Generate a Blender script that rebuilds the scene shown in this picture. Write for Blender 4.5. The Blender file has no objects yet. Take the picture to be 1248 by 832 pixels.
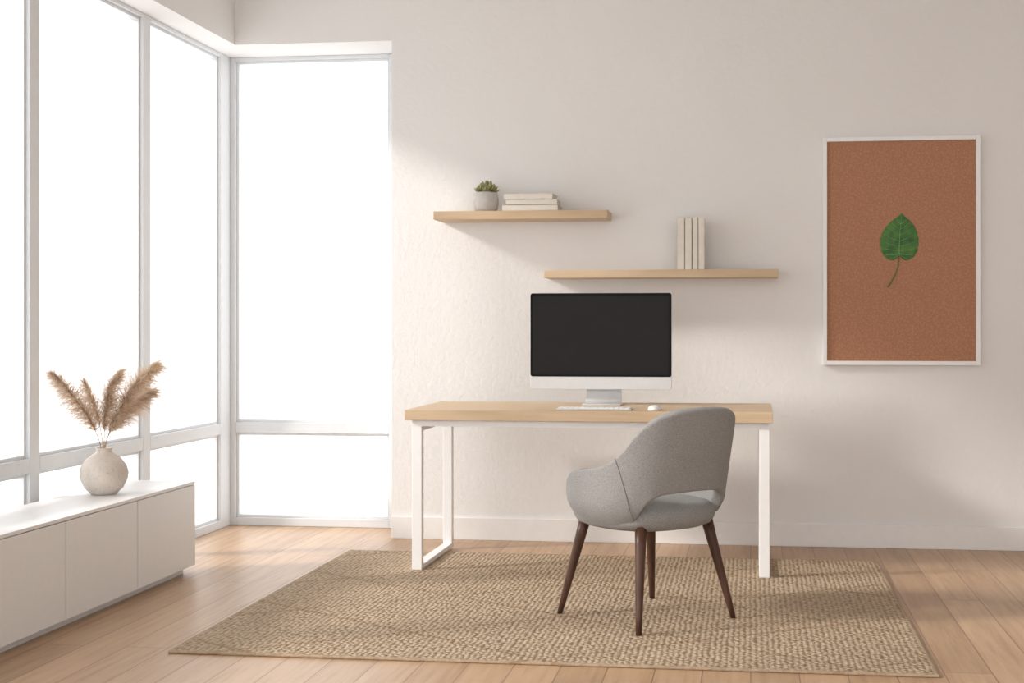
import bpy, bmesh, math, random
from mathutils import Vector, Matrix
random.seed(7)
scene=bpy.context.scene
# ---------------------------------------------------------------- materials
def new_mat(name):
    m=bpy.data.materials.new(name); m.use_nodes=True
    nt=m.node_tree; b=nt.nodes['Principled BSDF']
    return m,nt,b
def N(nt,typ,**kw):
    n=nt.nodes.new(typ)
    for k,v in kw.items(): setattr(n,k,v)
    return n
def noise(nt,scale,detail=4,vec=None,rough=.5):
    n=N(nt,'ShaderNodeTexNoise'); n.inputs['Scale'].default_value=scale
    n.inputs['Detail'].default_value=detail; n.inputs['Roughness'].default_value=rough
    if vec is not None: nt.links.new(vec,n.inputs['Vector'])
    return n
def coords(nt,scale=(1,1,1),rot=(0,0,0),kind='Object'):
    t=N(nt,'ShaderNodeTexCoord'); m=N(nt,'ShaderNodeMapping')
    m.inputs['Scale'].default_value=scale; m.inputs['Rotation'].default_value=rot
    nt.links.new(t.outputs[kind],m.inputs['Vector']); return m.outputs['Vector']
def ramp(nt,fac,stops):
    r=N(nt,'ShaderNodeValToRGB'); e=r.color_ramp.elements
    e[0].position,e[0].color=stops[0][0],(*stops[0][1],1)
    e[1].position,e[1].color=stops[-1][0],(*stops[-1][1],1)
    for p,c in stops[1:-1]:
        x=e.new(p); x.color=(*c,1)
    nt.links.new(fac,r.inputs['Fac']); return r.outputs['Color']
def mix(nt,fac,a,b,mode='MIX'):
    m=N(nt,'ShaderNodeMix',data_type='RGBA',blend_type=mode)
    for i,v in ((0,fac),(6,a),(7,b)):
        if isinstance(v,(int,float)): m.inputs[i].default_value=v
        elif isinstance(v,tuple): m.inputs[i].default_value=(*v,1)
        else: nt.links.new(v,m.inputs[i])
    return m.outputs[2]
def math_(nt,op,a,b=None,c=None):
    m=N(nt,'ShaderNodeMath',operation=op)
    for i,v in enumerate((a,b,c)):
        if v is None: continue
        if isinstance(v,(int,float)): m.inputs[i].default_value=v
        else: nt.links.new(v,m.inputs[i])
    return m.outputs[0]
def bump(nt,b,h,strength,dist=.002):
    n=N(nt,'ShaderNodeBump'); n.inputs['Strength'].default_value=strength
    n.inputs['Distance'].default_value=dist
    nt.links.new(h,n.inputs['Height']); nt.links.new(n.outputs['Normal'],b.inputs['Normal'])
def simple(name,col,rough=.5,metal=0,var=.04,nscale=30,bmp=0,spec=None):
    m,nt,b=new_mat(name)
    v=coords(nt); n=noise(nt,nscale,4,v)
    lo=tuple(max(0,x*(1-var)) for x in col); hi=tuple(min(1,x*(1+var)) for x in col)
    nt.links.new(ramp(nt,n.outputs['Fac'],[(.3,lo),(.7,hi)]),b.inputs['Base Color'])
    b.inputs['Roughness'].default_value=rough; b.inputs['Metallic'].default_value=metal
    if spec is not None: b.inputs['Specular IOR Level'].default_value=spec
    if bmp: bump(nt,b,n.outputs['Fac'],bmp)
    return m

def wall_mat():
    m,nt,b=new_mat('plaster_wall'); v=coords(nt,kind='Object')
    n1=noise(nt,38,6,v,.6); n2=noise(nt,1.3,2,v)
    nt.links.new(ramp(nt,n2.outputs['Fac'],[(.3,(.785,.770,.755)),(.7,(.805,.790,.775))]),b.inputs['Base Color'])
    b.inputs['Roughness'].default_value=.9; b.inputs['Specular IOR Level'].default_value=.15
    bump(nt,b,n1.outputs['Fac'],.5,.006)
    return m
def floor_mat():
    m,nt,b=new_mat('oak_plank_floor')
    v=coords(nt,rot=(0,0,math.pi/2))
    br=N(nt,'ShaderNodeTexBrick'); br.offset=.37; br.offset_frequency=2
    nt.links.new(v,br.inputs['Vector'])
    br.inputs['Color1'].default_value=(0,0,0,1); br.inputs['Color2'].default_value=(1,1,1,1)
    br.inputs['Mortar'].default_value=(.5,.5,.5,1)
    br.inputs['Scale'].default_value=1; br.inputs['Brick Width'].default_value=1.9
    br.inputs['Row Height'].default_value=.155; br.inputs['Mortar Size'].default_value=.0022
    br.inputs['Mortar Smooth'].default_value=.2; br.inputs['Bias'].default_value=0
    v2=coords(nt,scale=(26,1.6,26))
    add=N(nt,'ShaderNodeVectorMath',operation='ADD'); nt.links.new(v2,add.inputs[0])
    sc=N(nt,'ShaderNodeVectorMath',operation='SCALE'); nt.links.new(br.outputs['Color'],sc.inputs[0]); sc.inputs['Scale'].default_value=23
    nt.links.new(sc.outputs[0],add.inputs[1])
    g=noise(nt,1.6,7,add.outputs[0],.6)
    g2=noise(nt,.5,3,add.outputs[0],.5)
    base=ramp(nt,g.outputs['Fac'],[(.25,(.40,.248,.145)),(.5,(.52,.345,.21)),(.75,(.59,.413,.265))])
    tone=ramp(nt,br.outputs['Color'],[(0,(.84,.82,.80)),(1,(1.0,1.0,1.0))])
    col=mix(nt,1.0,base,tone,'MULTIPLY')
    t2=ramp(nt,g2.outputs['Fac'],[(.3,(.92,.9,.88)),(.7,(1,1,1))])
    col=mix(nt,1.0,col,t2,'MULTIPLY')
    col=mix(nt,math_(nt,'MULTIPLY',br.outputs['Fac'],.8),col,(.20,.11,.06))
    nt.links.new(col,b.inputs['Base Color'])
    b.inputs['Roughness'].default_value=.38; b.inputs['Specular IOR Level'].default_value=.42
    h=math_(nt,'SUBTRACT',math_(nt,'MULTIPLY',g.outputs['Fac'],.15),br.outputs['Fac'])
    bump(nt,b,h,.35,.002)
    return m
def wood_mat(name,c0,c1,axis='x',rough=.5):
    m,nt,b=new_mat(name)
    s={'x':(1.5,22,22),'z':(22,22,1.5)}[axis]
    v=coords(nt,scale=s); g=noise(nt,1.8,6,v,.6)
    nt.links.new(ramp(nt,g.outputs['Fac'],[(.3,c0),(.7,c1)]),b.inputs['Base Color'])
    b.inputs['Roughness'].default_value=rough; b.inputs['Specular IOR Level'].default_value=.3
    bump(nt,b,g.outputs['Fac'],.1,.001)
    return m
def rug_mat():
    m,nt,b=new_mat('jute_weave')
    v=coords(nt); sep=N(nt,'ShaderNodeSeparateXYZ'); nt.links.new(v,sep.inputs[0])
    X,Y=sep.outputs[0],sep.outputs[1]
    # knotted jute : slightly irregular grid of small oval knots
    vk=coords(nt,scale=(50,62,1))
    vo=N(nt,'ShaderNodeTexVoronoi',voronoi_dimensions='2D'); vo.inputs['Scale'].default_value=1; vo.inputs['Randomness'].default_value=.5
    nt.links.new(vk,vo.inputs['Vector'])
    knot=math_(nt,'SUBTRACT',1.0,math_(nt,'MULTIPLY',vo.outputs['Distance'],1.45))
    knot=math_(nt,'MAXIMUM',knot,0.0)
    edge=math_(nt,'MAXIMUM',math_(nt,'GREATER_THAN',math_(nt,'ABSOLUTE',X),1.279),math_(nt,'GREATER_THAN',math_(nt,'ABSOLUTE',Y),1.049))
    inner=math_(nt,'SUBTRACT',1.0,edge)
    knot=math_(nt,'ADD',math_(nt,'MULTIPLY',knot,inner),math_(nt,'MULTIPLY',edge,.3))
    fib=noise(nt,150,5,v,.7); big=noise(nt,3,3,v)
    wob=noise(nt,14,4,v)
    wx=math_(nt,'MULTIPLY_ADD',wob.outputs['Fac'],.02,X); wy=math_(nt,'MULTIPLY_ADD',wob.outputs['Fac'],.015,Y)
    def tri(u,p):
        q=math_(nt,'FRACT',math_(nt,'DIVIDE',u,p)); return math_(nt,'ABSOLUTE',math_(nt,'SUBTRACT',q,.5))
    u=math_(nt,'ADD',math_(nt,'MULTIPLY',wx,.8),math_(nt,'MULTIPLY',wy,1.25))
    w=math_(nt,'SUBTRACT',math_(nt,'MULTIPLY',wx,.8),math_(nt,'MULTIPLY',wy,1.25))
    l1=math_(nt,'LESS_THAN',tri(u,.84),.017); l2=math_(nt,'LESS_THAN',tri(w,.84),.017)
    line=math_(nt,'MAXIMUM',l1,l2)
    base=ramp(nt,knot,[(.05,(.20,.135,.085)),(.35,(.47,.35,.237)),(.85,(.72,.58,.425))])
    base=mix(nt,.40,base,ramp(nt,fib.outputs['Fac'],[(.3,(.31,.222,.145)),(.7,(.78,.64,.485))]))
    cellc=N(nt,'ShaderNodeSeparateColor'); nt.links.new(vo.outputs['Color'],cellc.inputs[0])
    base=mix(nt,1.0,base,ramp(nt,cellc.outputs[0],[(0,(.84,.83,.81)),(1,(1.0,1.0,1.0))]),'MULTIPLY')
    base=mix(nt,1.0,base,ramp(nt,big.outputs['Fac'],[(.3,(.94,.94,.94)),(.7,(1,1,1))]),'MULTIPLY')
    base=mix(nt,math_(nt,'MULTIPLY',line,.45),base,(.28,.175,.10))
    nt.links.new(base,b.inputs['Base Color']); b.inputs['Roughness'].default_value=.95
    b.inputs['Specular IOR Level'].default_value=.1
    h=math_(nt,'MULTIPLY_ADD',fib.outputs['Fac'],.5,knot)
    bump(nt,b,h,1.0,.007)
    return m
def fabric_mat():
    m,nt,b=new_mat('grey_woven_fabric')
    v=coords(nt); n=noise(nt,380,3,v,.7); n2=noise(nt,6,2,v)
    nt.links.new(mix(nt,1.0,ramp(nt,n.outputs['Fac'],[(.3,(.17,.167,.163)),(.7,(.41,.40,.39))]),
        ramp(nt,n2.outputs['Fac'],[(.3,(.95,.95,.95)),(.7,(1,1,1))]),'MULTIPLY'),b.inputs['Base Color'])
    b.inputs['Roughness'].default_value=.95; b.inputs['Specular IOR Level'].default_value=.1
    b.inputs['Sheen Weight'].default_value=.1
    bump(nt,b,n.outputs['Fac'],.5,.002)
    return m
def art_mat():
    m,nt,b=new_mat('terracotta_paper')
    v=coords(nt,scale=(1,1,1)); vo=N(nt,'ShaderNodeTexVoronoi'); vo.inputs['Scale'].default_value=85
    nt.links.new(v,vo.inputs['Vector'])
    n=noise(nt,140,4,v)
    c=ramp(nt,vo.outputs['Distance'],[(.1,(.49,.255,.155)),(.6,(.39,.19,.11))])
    c=mix(nt,.3,c,ramp(nt,n.outputs['Fac'],[(.3,(.37,.175,.10)),(.7,(.51,.265,.165))]))
    nt.links.new(c,b.inputs['Base Color']); b.inputs['Roughness'].default_value=.8
    b.inputs['Specular IOR Level'].default_value=.2
    bump(nt,b,vo.outputs['Distance'],.3,.001)
    return m
def ceramic(name,c,spk,scale=120):
    m,nt,b=new_mat(name); v=coords(nt)
    n=noise(nt,scale,5,v,.7); n2=noise(nt,14,4,v)
    base=ramp(nt,n2.outputs['Fac'],[(.3,tuple(x*.8 for x in c)),(.7,c)])
    f=math_(nt,'GREATER_THAN',n.outputs['Fac'],.60)
    nt.links.new(mix(nt,math_(nt,'MULTIPLY',f,.5),base,spk),b.inputs['Base Color'])
    b.inputs['Roughness'].default_value=.75; bump(nt,b,n2.outputs['Fac'],.5,.006)
    return m
def glass_mat():
    m=bpy.data.materials.new('window_glass'); m.use_nodes=True; nt=m.node_tree
    nt.nodes.clear(); o=N(nt,'ShaderNodeOutputMaterial'); t=N(nt,'ShaderNodeBsdfTransparent')
    g=N(nt,'ShaderNodeBsdfGlossy'); g.inputs['Roughness'].default_value=.02
    mx=N(nt,'ShaderNodeMixShader'); mx.inputs[0].default_value=.04
    nt.links.new(t.outputs[0],mx.inputs[1]); nt.links.new(g.outputs[0],mx.inputs[2])
    nt.links.new(mx.outputs[0],o.inputs['Surface']); return m

M_wall=wall_mat(); M_floor=floor_mat()
M_ceil=simple('ceiling_paint',(.80,.785,.765),.9)
M_trim=simple('trim_paint',(.83,.815,.80),.55,var=.015)
M_frame=simple('window_frame_paint',(.70,.715,.73),.45,var=.015)
M_glass=glass_mat()
M_birch=wood_mat('pale_birch_wood',(.53,.385,.245),(.64,.49,.335))
M_walnut=wood_mat('dark_walnut',(.05,.022,.014),(.10,.048,.03),'z',.4)
M_white=simple('white_lacquer',(.79,.78,.77),.4,var=.01)
M_steel=simple('white_powder_coated_steel',(.86,.855,.85),.4,var=.01)
M_dark=simple('shadow_gap_dark',(.10,.09,.08),.8)
M_fabric=fabric_mat(); M_seam=simple('seam_thread',(.15,.148,.145),.9)
M_alu=simple('brushed_aluminium',(.60,.60,.60),.4,metal=.3,var=.02)
M_screen=simple('screen_glass_black',(.014,.013,.0125),.35,var=.02,spec=.12)
M_bezel=simple('bezel_black',(.004,.004,.004),.4,spec=.1)
M_key=simple('keycap_white',(.85,.845,.835),.5,var=.01)
M_rug=rug_mat(); M_art=art_mat()
M_vase=ceramic('stone_ceramic',(.74,.665,.595),(.38,.31,.26))
M_pot=ceramic('concrete_pot',(.58,.55,.52),(.30,.28,.26),90)
M_page=simple('book_pages',(.68,.63,.55),.9,nscale=200)
M_cover=simple('book_cover_cream',(.74,.69,.61),.7)

# ---------------------------------------------------------------- mesh helpers
def link(o): scene.collection.objects.link(o); return o
def obj(name,bm,mats,smooth=False,parent=None,bevel=0,seg=2):
    me=bpy.data.meshes.new(name); bm.to_mesh(me); bm.free()
    for m in (mats if isinstance(mats,(list,tuple)) else [mats]): me.materials.append(m)
    if smooth:
        for p in me.polygons: p.use_smooth=True
    o=link(bpy.data.objects.new(name,me))
    if bevel:
        md=o.modifiers.new('bevel','BEVEL'); md.width=bevel; md.segments=seg; md.limit_method='ANGLE'
    if parent: o.parent=parent
    return o
def empty(name,loc=(0,0,0),rz=0):
    e=link(bpy.data.objects.new(name,None)); e.location=loc; e.rotation_euler=(0,0,rz)
    e.empty_display_size=.1; return e
def addbox(bm,x0,x1,y0,y1,z0,z1,mi=0):
    r=bmesh.ops.create_cube(bm,size=1)
    for v in r['verts']:
        v.co=Vector(((x0+x1)/2+v.co.x*(x1-x0),(y0+y1)/2+v.co.y*(y1-y0),(z0+z1)/2+v.co.z*(z1-z0)))
    for f in {f for v in r['verts'] for f in v.link_faces}: f.material_index=mi
    return r['verts']
def box(name,x0,x1,y0,y1,z0,z1,mat,parent=None,bevel=0):
    bm=bmesh.new(); addbox(bm,x0,x1,y0,y1,z0,z1); return obj(name,bm,mat,parent=parent,bevel=bevel)
def boxes(name,lst,mat,parent=None,bevel=0):
    bm=bmesh.new()
    for b in lst: addbox(bm,*b)
    return obj(name,bm,mat,parent=parent,bevel=bevel)
def lathe(name,prof,mat,n=48,parent=None,loc=(0,0,0),sub=0):
    bm=bmesh.new(); rings=[]
    for r,z in prof:
        if r<1e-5: rings.append([bm.verts.new((loc[0],loc[1],loc[2]+z))])
        else: rings.append([bm.verts.new((loc[0]+r*math.cos(2*math.pi*i/n),loc[1]+r*math.sin(2*math.pi*i/n),loc[2]+z)) for i in range(n)])
    for a,b in zip(rings,rings[1:]):
        for i in range(n):
            j=(i+1)%n
            if len(a)==1 and len(b)==1: continue
            if len(a)==1: bm.faces.new((a[0],b[j],b[i]))
            elif len(b)==1: bm.faces.new((a[i],a[j],b[0]))
            else: bm.faces.new((a[i],a[j],b[j],b[i]))
    bmesh.ops.recalc_face_normals(bm,faces=bm.faces)
    return obj(name,bm,mat,True,parent)
def tube(bm,pts,radii,n=12,cap=True,mi=0):
    rings=[]
    for i,p in enumerate(pts):
        p=Vector(p); t=(Vector(pts[min(i+1,len(pts)-1)])-Vector(pts[max(i-1,0)])).normalized()
        a=t.cross(Vector((0,1,0.01))); 
        if a.length<.05: a=t.cross(Vector((1,0,0)))
        a.normalize(); b=t.cross(a); r=radii[i] if isinstance(radii,(list,tuple)) else radii
        rings.append([bm.verts.new(p+a*r*math.cos(2*math.pi*k/n)+b*r*math.sin(2*math.pi*k/n)) for k in range(n)])
    for A,B in zip(rings,rings[1:]):
        for k in range(n):
            f=bm.faces.new((A[k],A[(k+1)%n],B[(k+1)%n],B[k])); f.material_index=mi
    if cap:
        for R in (rings[0][::-1],rings[-1]):
            f=bm.faces.new(R); f.material_index=mi
def interp(x,tab):
    if x<=tab[0][0]: return tab[0][1]
    for (a,va),(b,vb) in zip(tab,tab[1:]):
        if x<=b:
            t=(x-a)/(b-a); t=t*t*(3-2*t)*.35+t*.65; return va+(vb-va)*t
    return tab[-1][1]

# ---------------------------------------------------------------- room shell
WY=7.0; ZH=2.637; ZC=3.05; XR=3.4; YB=-1.2
FX=-2.916; FY=7.335
box('floor',-3.1,XR+.1,YB,7.5,-.1,0,M_floor)
box('ceiling',-3.1,XR+.1,YB,7.5,ZC,ZC+.1,M_ceil)
boxes('wall_back',[(-1.889,XR+.1,WY,7.42,0,ZC),(-2.756,-1.889,WY,7.42,ZH,ZC)],M_wall)
boxes('wall_left',[(-3.04,-2.756,YB,7.42,ZH,ZC),(-3.04,-2.916,YB,.10,0,ZH)],M_wall)
box('wall_right',XR,XR+.12,YB,WY,0,ZC,M_wall)
box('baseboard_back',-1.889,XR,WY-.016,WY,0,.118,M_trim,bevel=.003)
box('baseboard_right',XR-.016,XR,YB,WY-.016,0,.118,M_trim,bevel=.003)

ZG0,ZT0,ZT1,ZG1=.058,.512,.592,2.605
w=empty('window_1',(0,0,0))
y0,y1=FY,FY+.07
L=[(FX-.08,-2.885,y0,y1,0,ZH),(-1.995,-1.889,y0,y1,0,ZH),(-2.885,-1.995,y0,y1,ZG1+.012,ZH),
   (-2.885,-1.995,y0,y1,0,ZG0-.012),(-2.885,-1.995,y0,y1,ZT0+.01,ZT1-.01)]
boxes('frame',L,M_frame,w,.003)
def sash_y(a,b,c,d,t=.014):
    yy0,yy1=FY+.018,FY+.055
    return [(a,a+t,yy0,yy1,c,d),(b-t,b,yy0,yy1,c,d),(a+t,b-t,yy0,yy1,c,c+t),(a+t,b-t,yy0,yy1,d-t,d)]
boxes('sash',sash_y(-2.885,-1.995,ZG0-.012,ZT0+.01)+sash_y(-2.885,-1.995,ZT1-.01,ZG1+.012),M_frame,w,.002)
boxes('pane',[(-2.872,-2.008,FY+.034,FY+.038,ZG0,ZT0),(-2.872,-2.008,FY+.034,FY+.038,ZT1,ZG1)],M_glass,w)
w=empty('window_2',(0,0,0))
mull=[(7.2,FY)]+[(6.235-1.04*i,6.315-1.04*i) for i in range(6)]+[(.10,.16)]
x0,x1=FX-.08,FX
L=[(x0,x1,a,b,0,ZH) for a,b in mull]; S=[];G=[]
for (a1,_),(_,b1) in zip(mull,mull[1:]):
    L+=[(x0,x1,b1,a1,ZG1+.012,ZH),(x0,x1,b1,a1,0,ZG0-.012),(x0,x1,b1,a1,ZT0+.01,ZT1-.01)]
    for c,d in ((ZG0-.012,ZT0+.01),(ZT1-.01,ZG1+.012)):
        t=.014; xa,xb=x1-.05,x1-.018
        S+=[(xa,xb,b1,b1+t,c,d),(xa,xb,a1-t,a1,c,d),(xa,xb,b1+t,a1-t,c,c+t),(xa,xb,b1+t,a1-t,d-t,d)]
        G.append((x1-.038,x1-.034,b1+t,a1-t,c+t,d-t))
boxes('frame',L,M_frame,w,.003); boxes('sash',S,M_frame,w,.002); boxes('pane',G,M_glass,w)

# ---------------------------------------------------------------- sideboard
e=empty('low_sideboard',(-2.68,4.4,0))
def off(p,l): return [(a-p[0],b-p[0],c-p[1],d-p[1],z0,z1) for a,b,c,d,z0,z1 in l]
P=(-2.68,4.4)
edges=[5.912,5.328,4.735,4.14,3.545,2.95]
boxes('carcass',off(P,[(-2.85,-2.536,2.95,5.910,.030,.400)]),M_dark,e)
boxes('top_panel',off(P,[(-2.853,-2.516,2.948,5.912,.402,.416)]),M_white,e,.0015)
boxes('end_panel',off(P,[(-2.852,-2.538,5.9,5.912,.030,.402),(-2.852,-2.538,2.948,2.96,.03,.402)]),M_white,e,.001)
for i,(b,a) in enumerate(zip(edges,edges[1:])):
    boxes('door_%d'%(i+1),off(P,[(-2.536,-2.516,a+.0032,b-(.0032 if i else 0),.034,.3995)]),M_white,e,.0015)
boxes('plinth',off(P,[(-2.83,-2.556,2.99,5.87,0,.030)]),M_white,e)

# ---------------------------------------------------------------- rug
bm=bmesh.new(); addbox(bm,-1.29,1.29,-1.06,1.06,0,.010)
rug=obj('jute_rug',bm,M_rug,bevel=.004); rug.location=(-.693,5.485,.0005)

# ---------------------------------------------------------------- desk
e=empty('desk',(-.733,6.37,0)); P=(-.733,6.37)
boxes('top',off(P,[(-1.563,.097,6.01,6.73,.695,.742)]),M_birch,e,.002)
lw=.046; L=[]
for xc in (-1.512,.060):
    a,b=xc-lw/2,xc+lw/2
    L+=[(a,b,6.035,6.075,.0115,.666),(a,b,6.665,6.705,.0115,.666),(a,b,6.075,6.665,.0115,.033),(a,b,6.075,6.665,.645,.666)]
boxes('leg_frames',off(P,L),M_steel,e,.002)
boxes('apron',off(P,[(-1.535,.083,6.035,6.065,.666,.695),(-1.535,.083,6.675,6.705,.666,.695),
  (-1.535,-1.489,6.065,6.675,.666,.695),(.037,.083,6.065,6.675,.666,.695)]),M_steel,e,.001)

# ---------------------------------------------------------------- desktop computer
e=empty('desktop_computer',(-.72,6.50,.742))
def rbox(name,x0,x1,y0,y1,z0,z1,r,mat,parent):
    bm=bmesh.new(); pts=[]
    for cx,cz,a0 in ((x1-r,z1-r,0),(x0+r,z1-r,90),(x0+r,z0+r,180),(x1-r,z0+r,270)):
        for k in range(7):
            a=math.radians(a0+15*k); pts.append((cx+r*math.cos(a),cz+r*math.sin(a)))
    F=[bm.verts.new((x,y0,z)) for x,z in pts]; B=[bm.verts.new((x,y1,z)) for x,z in pts]
    bm.faces.new(F); bm.faces.new(B[::-1]); n=len(F)
    for i in range(n): bm.faces.new((F[i],B[i],B[(i+1)%n],F[(i+1)%n]))
    bmesh.ops.recalc_face_normals(bm,faces=bm.faces)
    return obj(name,bm,mat,False,parent,.0015)
hw=.3435
rbox('housing',-hw,hw,0,.022,.075,.541,.012,M_alu,e)
rbox('bezel',-hw+.001,hw-.001,-.003,.004,.137,.540,.011,M_bezel,e)
box('screen',-hw+.012,hw-.012,-.0038,.0,.146,.528,M_screen,e)
bm=bmesh.new(); bmesh.ops.create_uvsphere(bm,u_segments=24,v_segments=12,radius=1)
for v in bm.verts: v.co=Vector((v.co.x*.26,.02+max(0,v.co.y)*.035,.31+v.co.z*.18))
obj('back_bulge',bm,M_alu,True,e)
prof=[(.052,.30),(.050,.18),(.047,.08),(.043,.03),(.034,.012),(.018,.006),(0,.005),(-.075,.005)]
bm=bmesh.new(); A=[]
for i,(y,z) in enumerate(prof):
    wd=.083+ .010*(i/len(prof))
    th=.004
    A.append([bm.verts.new((-wd+.012,y-.0,z+th)),bm.verts.new((wd+.012,y,z+th)),bm.verts.new((wd+.012,y+(.006 if i<4 else 0),z-th)),bm.verts.new((-wd+.012,y+(.006 if i<4 else 0),z-th))])
for a,b in zip(A,A[1:]):
    for k in range(4): bm.faces.new((a[k],a[(k+1)%4],b[(k+1)%4],b[k]))
bm.faces.new(A[0]); bm.faces.new(A[-1][::-1]); bmesh.ops.recalc_face_normals(bm,faces=bm.faces)
obj('stand',bm,M_alu,True,e,.001)

# keyboard and mouse
e=empty('keyboard',(-.706,6.13,.742))
box('body',-.17,.17,-.055,.055,0,.008,M_alu,e,.002)
L=[]
for r in range(5):
    for k in range(14):
        if r==0 and 4<=k<=8: continue
        x=-.163+k*.0234; y=-.048+r*.0195; L.append((x,x+.0205,y,y+.0168,.007,.0115))
L.append((-.163+4*.0234,-.163+8*.0234+.0205,-.048,-.0312,.007,.0115))
boxes('keys',L,M_key,e,.001)
bm=bmesh.new(); bmesh.ops.create_uvsphere(bm,u_segments=28,v_segments=16,radius=1)
for v in bm.verts:
    v.co=Vector((v.co.x*.031,v.co.y*.054,max(v.co.z,-.25)*.019+.00475))
mo=obj('computer_mouse',bm,M_key,True); mo.location=(-.432,6.13,.742)

# ---------------------------------------------------------------- shelves
def shelf(x0,x1,z0,z1):
    bm=bmesh.new(); addbox(bm,-(x1-x0)/2,(x1-x0)/2,-.11,.11,0,z1-z0)
    o=obj('wall_shelf',bm,M_birch,bevel=.002); o.location=((x0+x1)/2,WY-.11,z0)
shelf(-1.612,-.717,1.668,1.710); shelf(-1.039,.137,1.366,1.406)

def book(bm,w,d,h,M):
    vs=[]
    vs+=addbox(bm,-w/2,w/2,-d/2,d/2,0,.0025,0); vs+=addbox(bm,-w/2,w/2,-d/2,d/2,h-.0025,h,0)
    vs+=addbox(bm,-w/2,w/2,-d/2,-d/2+.003,.0025,h-.0025,0)
    vs+=addbox(bm,-w/2+.003,w/2-.003,-d/2+.003,d/2-.004,.0025,h-.0025,1)
    bmesh.ops.transform(bm,matrix=M,verts=vs)
bm=bmesh.new(); z=0
for w_,d_,h_,dx,rz in ((.285,.17,.028,0,0),(.262,.165,.026,.006,.02),(.250,.16,.029,-.008,-.025)):
    book(bm,w_,d_,h_,Matrix.Translation((dx,0,z))@Matrix.Rotation(rz,4,'Z')); z+=h_+.002
o=obj('book_stack',bm,[M_cover,M_page],bevel=.001); o.location=(-1.112,6.87,1.710)
bm=bmesh.new(); x=0
for i,(t,hh) in enumerate(((.036,.262),(.033,.258),(.028,.262),(.030,.260))):
    R=Matrix.Translation((x+t,-.004*(i%2),hh/2))@Matrix.Rotation(-math.pi/2,4,'Y')
    book(bm,hh,.15,t,R); x+=t+.003
o=obj('upright_books',bm,[M_cover,M_page],bevel=.0015); o.location=(-.366,6.875,1.406)

# ---------------------------------------------------------------- potted succulent
e=empty('potted_succulent',(-1.358,6.885,1.710))
lathe('pot',[(0,0),(.044,0),(.052,.004),(.061,.022),(.0655,.05),(.064,.078),(.058,.099),(.056,.103),(.052,.103),(.050,.098),(.050,.088),(0,.088)],M_pot,40,e)
M_succ,nt,b=new_mat('succulent_green'); v=coords(nt)
nn=noise(nt,40,3,v); nt.links.new(ramp(nt,nn.outputs['Fac'],[(.35,(.19,.19,.07)),(.65,(.42,.38,.18))]),b.inputs['Base Color']); b.inputs['Roughness'].default_value=.5
bm=bmesh.new()
def fatleaf(bm,base,dirv,length,wid,thick):
    d=dirv.normalized(); s=d.cross(Vector((0,0,1)))
    if s.length<.1: s=Vector((1,0,0))
    s.normalize(); u=s.cross(d); rings=[]
    for t,wf in ((0,.5),(.25,.85),(.5,1),(.75,.75),(.92,.35)):
        c=base+d*length*t+u*length*.18*t*t
        rings.append([bm.verts.new(c+s*wid*wf*math.cos(k*math.pi/3)+u*thick*wf*math.sin(k*math.pi/3)) for k in range(6)])
    tip=bm.verts.new(base+d*length*1.05+u*length*.2)
    for A,B in zip(rings,rings[1:]):
        for k in range(6): bm.faces.new((A[k],A[(k+1)%6],B[(k+1)%6],B[k]))
    for k in range(6): bm.faces.new((rings[-1][k],rings[-1][(k+1)%6],tip))
for (cx,cy,cz,sc) in ((-.022,-.012,.100,1.15),(.024,-.004,.104,1.2),(0,.026,.112,1.3),(-.034,.014,.098,1),(.006,-.030,.094,.9),(.038,.014,.096,1.0)):
    for ring,(n,el,ln) in enumerate(((7,22,.038),(6,48,.038),(4,70,.036),(1,84,.034))):
        for k in range(n):
            a=2*math.pi*(k+.5*ring)/n+random.uniform(-.1,.1); E=math.radians(el)
            fatleaf(bm,Vector((cx,cy,cz+.004+ring*.003)),Vector((math.cos(a)*math.cos(E),math.sin(a)*math.cos(E),math.sin(E))),ln*sc*random.uniform(.9,1.1),.0080*sc,.0035*sc)
    tube(bm,[(cx,cy,.085),(cx,cy,cz+.01)],.006,6)
bmesh.ops.recalc_face_normals(bm,faces=bm.faces)
obj('succulent_leaves',bm,M_succ,True,e)

# ---------------------------------------------------------------- framed art
e=empty('framed_leaf_artwork',(.7515,WY,1.5025)); W2,H2,T=.3885,.5765,.021
boxes('frame',[(-W2,-W2+T,-.032,0,-H2,H2),(W2-T,W2,-.032,0,-H2,H2),(-W2+T,W2-T,-.032,0,H2-T,H2),(-W2+T,W2-T,-.032,0,-H2,-H2+T)],M_steel,e,.0015)
box('print',-W2+T-.001,W2-T+.001,-.016,-.006,-H2+T-.001,H2-T+.001,M_art,e)
M_leaf,nt,b=new_mat('leaf_green'); v=coords(nt); nn=noise(nt,25,4,v)
nt.links.new(ramp(nt,nn.outputs['Fac'],[(.35,(.020,.095,.018)),(.65,(.07,.21,.035))]),b.inputs['Base Color']); b.inputs['Roughness'].default_value=.6
M_vein=simple('leaf_vein',(.22,.38,.13),.6); M_stem=simple('leaf_stem',(.14,.20,.06),.6)
lc=Vector((-.002,0,-.040)); LW,LH=.096,.218
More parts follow.
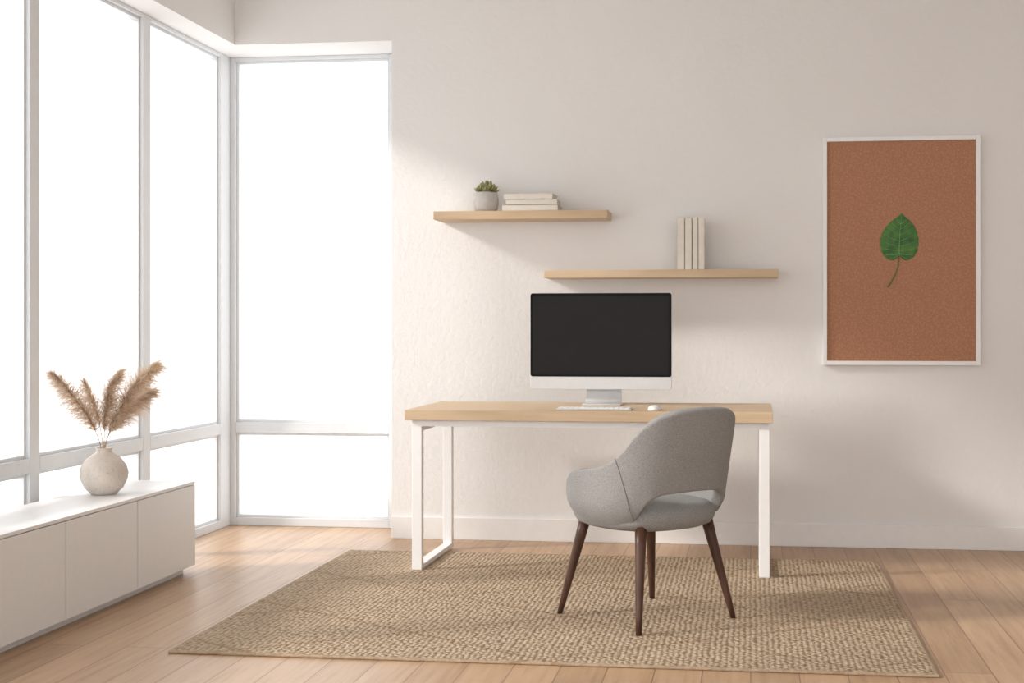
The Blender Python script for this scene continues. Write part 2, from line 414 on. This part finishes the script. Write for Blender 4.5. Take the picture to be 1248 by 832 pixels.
# margin (y, half width) with shallow scallops between the side veins
outl=[(.10,.0),(.015,.13),(-.035,.30),(-.030,.48),(.02,.66),(.07,.80),(.12,.84),(.19,.95),(.25,.93),(.33,1.0),(.39,.97),(.47,.99),(.53,.92),(.61,.91),(.66,.82),(.74,.75),(.79,.64),(.87,.50),(.93,.32),(.99,.15),(1.03,.05),(1.07,.0)]
def LP(x,y,dy=-.020):
    return Vector((lc.x+x*LW+.012*(y-.5)-.012*math.sin(y*3)*.4,dy,lc.z+y*LH))
bm=bmesh.new()
for sgn in (1,-1):
    rows=[]; n=len(outl)
    for i,(y,x) in enumerate(outl):
        my=max(.07,min(.07+.97*max(0,(i-2))/(n-3),1.04))
        a=bm.verts.new(LP(0,my,-.0225)); b1=bm.verts.new(LP(sgn*x*.5,(my+y)/2,-.0195)); c=bm.verts.new(LP(sgn*x,y,-.0185))
        rows.append((a,b1,c))
    for i,(A,B) in enumerate(zip(rows,rows[1:])):
        for k in range(2):
            bm.faces.new([A[k],A[k+1],B[k+1],B[k]])
bmesh.ops.remove_doubles(bm,verts=bm.verts,dist=1e-5)
bm.normal_update()
for f in bm.faces:
    if f.normal.y>0: f.normal_flip()
obj('leaf_blade',bm,M_leaf,False,e)
bm=bmesh.new()
tube(bm,[LP(0,.05,-.022),LP(0,.3,-.0235),LP(0,.6,-.0235),LP(0,1.0,-.022)],[.0020,.0018,.0015,.0006],6)
for y,ex,ey in ((.09,.45,-.01),(.11,.76,.09),(.18,.93,.26),(.28,.95,.42),(.40,.88,.58),(.54,.70,.73),(.68,.48,.84),(.80,.28,.92)):
    for sgn in (1,-1): tube(bm,[LP(0,y,-.0228),LP(sgn*ex*.5,(y+ey)/2-.01,-.0206),LP(sgn*ex,ey,-.0195)],[.0014,.0011,.0006],5)
obj('leaf_veins',bm,M_vein,True,e)
bm=bmesh.new(); b0=LP(0,.08,-.021)
tube(bm,[b0,b0+Vector((-.005,0,-.05)),b0+Vector((-.022,0,-.10)),b0+Vector((-.040,0,-.135)),b0+Vector((-.058,0,-.158))],[.0024,.0024,.0028,.0034,.0042],8)
obj('leaf_stem',bm,M_stem,True,e)

# ---------------------------------------------------------------- vase + pampas
e=empty('vase_of_pampas_grass',(-2.700,5.40,.416))
lathe('vase',[(0,0),(.045,0),(.052,.003),(.078,.028),(.095,.062),(.099,.09),(.092,.12),(.072,.148),(.046,.167),(.034,.175),(.031,.184),(.034,.193),(.0345,.196),(.030,.196),(.027,.187),(.028,.175),(0,.165)],M_vase,56,e)
M_pamp,nt,b=new_mat('dried_pampas'); v=coords(nt); nn=noise(nt,18,4,v)
nt.links.new(ramp(nt,nn.outputs['Fac'],[(.3,(.54,.41,.30)),(.7,(.84,.72,.58))]),b.inputs['Base Color']); b.inputs['Roughness'].default_value=.9
b.inputs['Specular IOR Level'].default_value=.1
tr=N(nt,'ShaderNodeBsdfTranslucent'); tr.inputs[0].default_value=(.84,.70,.55,1)
ms=N(nt,'ShaderNodeMixShader'); ms.inputs[0].default_value=.5
nt.links.new(b.outputs[0],ms.inputs[1]); nt.links.new(tr.outputs[0],ms.inputs[2])
nt.links.new(ms.outputs[0],nt.nodes['Material Output'].inputs['Surface'])
M_pstem=simple('dried_stem',(.46,.33,.20),.8)
bmS=bmesh.new(); bmP=bmesh.new()
def bez(a,b,c,d,t):
    u=1-t; return a*u**3+b*3*u*u*t+c*3*u*t*t+d*t**3
plumes=[((-.135,-.17,.340),(-.085,-.11,.250),.26,2200,.088),
        ((-.070,-.03,.300),(-.045,.0,.20),.36,1200,.060),
        ((.085,-.04,.340),(.005,-.02,.24),.26,2000,.074),
        ((.235,-.02,.370),(.12,-.01,.28),.24,3000,.094),
        ((.185,.05,.255),(.11,.03,.19),.30,1500,.074)]
for tip,mid,st,n,wd in plumes:
    a=Vector((random.uniform(-.008,.008),random.uniform(-.008,.008),.17)); d=Vector((tip[0],tip[1],.17+tip[2]))
    b_=a+Vector((tip[0]*.05,tip[1]*.05,.12)); c_=Vector((mid[0],mid[1],.18+mid[2]))
    pts=[bez(a,b_,c_,d,i/14) for i in range(15)]
    tube(bmS,pts,[.0022-.0014*i/14 for i in range(15)],6)
    for k in range(n):
        u=random.random()**.95; t=st+(1-st)*u
        p=bez(a,b_,c_,d,min(t,1)); q=bez(a,b_,c_,d,min(t,.98)+.02)-bez(a,b_,c_,d,min(t,.98)); q.normalize()
        env=math.sin(math.pi*min(1,(u*.74+.18)))**.8
        rnd=Vector((random.gauss(0,1),random.gauss(0,1),random.gauss(0,1))); rnd-=q*rnd.dot(q); rnd.normalize()
        ln=random.uniform(.025,.075); spread=random.uniform(.15,1.0)*wd*env
        out=rnd*spread+q*ln
        side=out.cross(Vector((random.random(),random.random(),random.random()))).normalized()
        w0=random.uniform(.0004,.0010); prev=None; dr=random.uniform(.5,2.6)
        curl=Vector((random.gauss(0,.014),random.gauss(0,.014),random.gauss(0,.010)))
        for j in range(6):
            s=j/5; pos=p+rnd*spread*(s**.75)+q*ln*s+Vector((0,0,-.020*s*s*dr))+curl*s*s
            pos.x=max(pos.x,-.208)
            wj=w0*(1-.7*s)*(1.6 if 0<j<5 else 1)
            cur=(bmP.verts.new(pos-side*wj),bmP.verts.new(pos+side*wj))
            if prev: bmP.faces.new((prev[0],prev[1],cur[1],cur[0]))
            prev=cur
obj('stems',bmS,M_pstem,True,e); obj('plumes',bmP,M_pamp,False,e)

# ---------------------------------------------------------------- chair
e=empty('upholstered_armchair',(-.400,5.190,.0115),math.radians(45))
TOP=[(0,.812),(20,.806),(32,.788),(42,.757),(50,.712),(58,.655),(66,.618),(78,.594),(92,.582),(106,.568),(116,.540),(124,.485)]
BOT=[(0,.500),(24,.494),(34,.474),(40,.437),(45,.395),(52,.368),(62,.358),(124,.362)]
def shellpt(ph,t):
    a=abs(ph); zt=interp(a,TOP); zb=interp(a,BOT); z=zb+(zt-zb)*t
    r=math.radians(ph); sn,cs=math.sin(r),math.cos(r)
    x=.298*math.copysign(abs(sn)**.86,sn); y=-.272*math.copysign(abs(cs)**.9,cs)+.0
    if cs<0: y*=1.06
    if z<.47:
        k=1-.24*((.47-z)/.11)**2; x*=k; y*=k
    k=max(0,(z-.43))/.38
    y-=.085*k*max(0,cs); x+=.022*k*sn
    return Vector((x,y,z))
bm=bmesh.new(); phs=[-124+i*4 for i in range(63)]; T_=[0,.06,.14,.25,.38,.5,.62,.74,.86,.94,1]
G_=[[bm.verts.new(shellpt(p,t)) for t in T_] for p in phs]
for A,B in zip(G_,G_[1:]):
    for j in range(len(T_)-1): bm.faces.new((A[j],B[j],B[j+1],A[j+1]))
bmesh.ops.recalc_face_normals(bm,faces=bm.faces)
bm.faces.ensure_lookup_table(); f=bm.faces[len(bm.faces)//2]
if f.normal.y>0:
    for f in bm.faces: f.normal_flip()
sh=obj('shell',bm,M_fabric,True,e)
md=sh.modifiers.new('sol','SOLIDIFY'); md.thickness=.042; md.offset=-1; md.use_even_offset=True
md=sh.modifiers.new('sub','SUBSURF'); md.levels=2; md.render_levels=2
bm=bmesh.new(); n=56; rings=[]
prof=[(0,.350),(.6,.350),(.82,.354),(.94,.367),(.99,.388),(1,.405),(.985,.425),(.93,.440),(.80,.449),(.5,.454),(.25,.456),(0,.457)]
for rr,z in prof:
    if rr==0: rings.append([bm.verts.new((0,.03,z))]); continue
    R=[]
    for i in range(n):
        a=2*math.pi*i/n; sn,cs=math.sin(a),math.cos(a)
        R.append(bm.verts.new((.252*rr*math.copysign(abs(cs)**.8,cs),.012+.258*rr*math.copysign(abs(sn)**.8,sn),z)))
    rings.append(R)
for A,B in zip(rings,rings[1:]):
    for i in range(n):
        j=(i+1)%n
        if len(A)==1: bm.faces.new((A[0],B[j],B[i]))
        elif len(B)==1: bm.faces.new((A[i],A[j],B[0]))
        else: bm.faces.new((A[i],A[j],B[j],B[i]))
bmesh.ops.recalc_face_normals(bm,faces=bm.faces)
obj('seat',bm,M_fabric,True,e)
bm=bmesh.new()
for sg in (1,-1):
    pts=[]
    for i in range(25):
        u=i/24; ph=sg*(63-16*u); p=shellpt(ph,1-u*.96); nrm=Vector((p.x,p.y,0)).normalized(); pts.append(p+nrm*.0002)
    tube(bm,pts,.0012,6)
obj('seams',bm,M_seam,True,e)
for i,(sx,sy) in enumerate(((1,1),(-1,1),(-1,-1),(1,-1))):
    bm=bmesh.new(); a=Vector((sx*.165,sy*.165,.372)); b_=Vector((sx*.236,sy*.236,0))
    tube(bm,[a+(b_-a)*k/6 for k in range(7)],[.0225-.0115*k/6 for k in range(7)],20)
    for v in bm.verts:
        if v.co.z<.004: v.co.z=0
    obj('leg_%d'%(i+1),bm,M_walnut,True,e)

# ---------------------------------------------------------------- light
wd=bpy.data.worlds.new('overcast_sky'); scene.world=wd; wd.use_nodes=True
bg=wd.node_tree.nodes['Background']; bg.inputs[0].default_value=(.98,.988,1,1); bg.inputs[1].default_value=2.02
sun=bpy.data.lights.new('sun','SUN'); sun.energy=3.6; sun.angle=math.radians(8); sun.color=(1,.955,.90)
so=link(bpy.data.objects.new('sun',sun)); so.rotation_euler=Vector((.56,.22,-.28)).to_track_quat('-Z','Y').to_euler()
so.location=(-6,3,5)

# ---------------------------------------------------------------- camera
cam=bpy.data.cameras.new('camera'); co=link(bpy.data.objects.new('camera',cam)); scene.camera=co
cam.sensor_width=36; cam.sensor_fit='HORIZONTAL'; cam.lens=1650/1248*36
cam.shift_x=-(706-624)/1248; cam.shift_y=-(416-398)/1248
co.location=(0,0,1.12); co.rotation_euler=(math.pi/2,0,math.atan(209/1650))
cam.clip_start=.05
scene.view_settings.view_transform='Standard'; scene.view_settings.look='None'
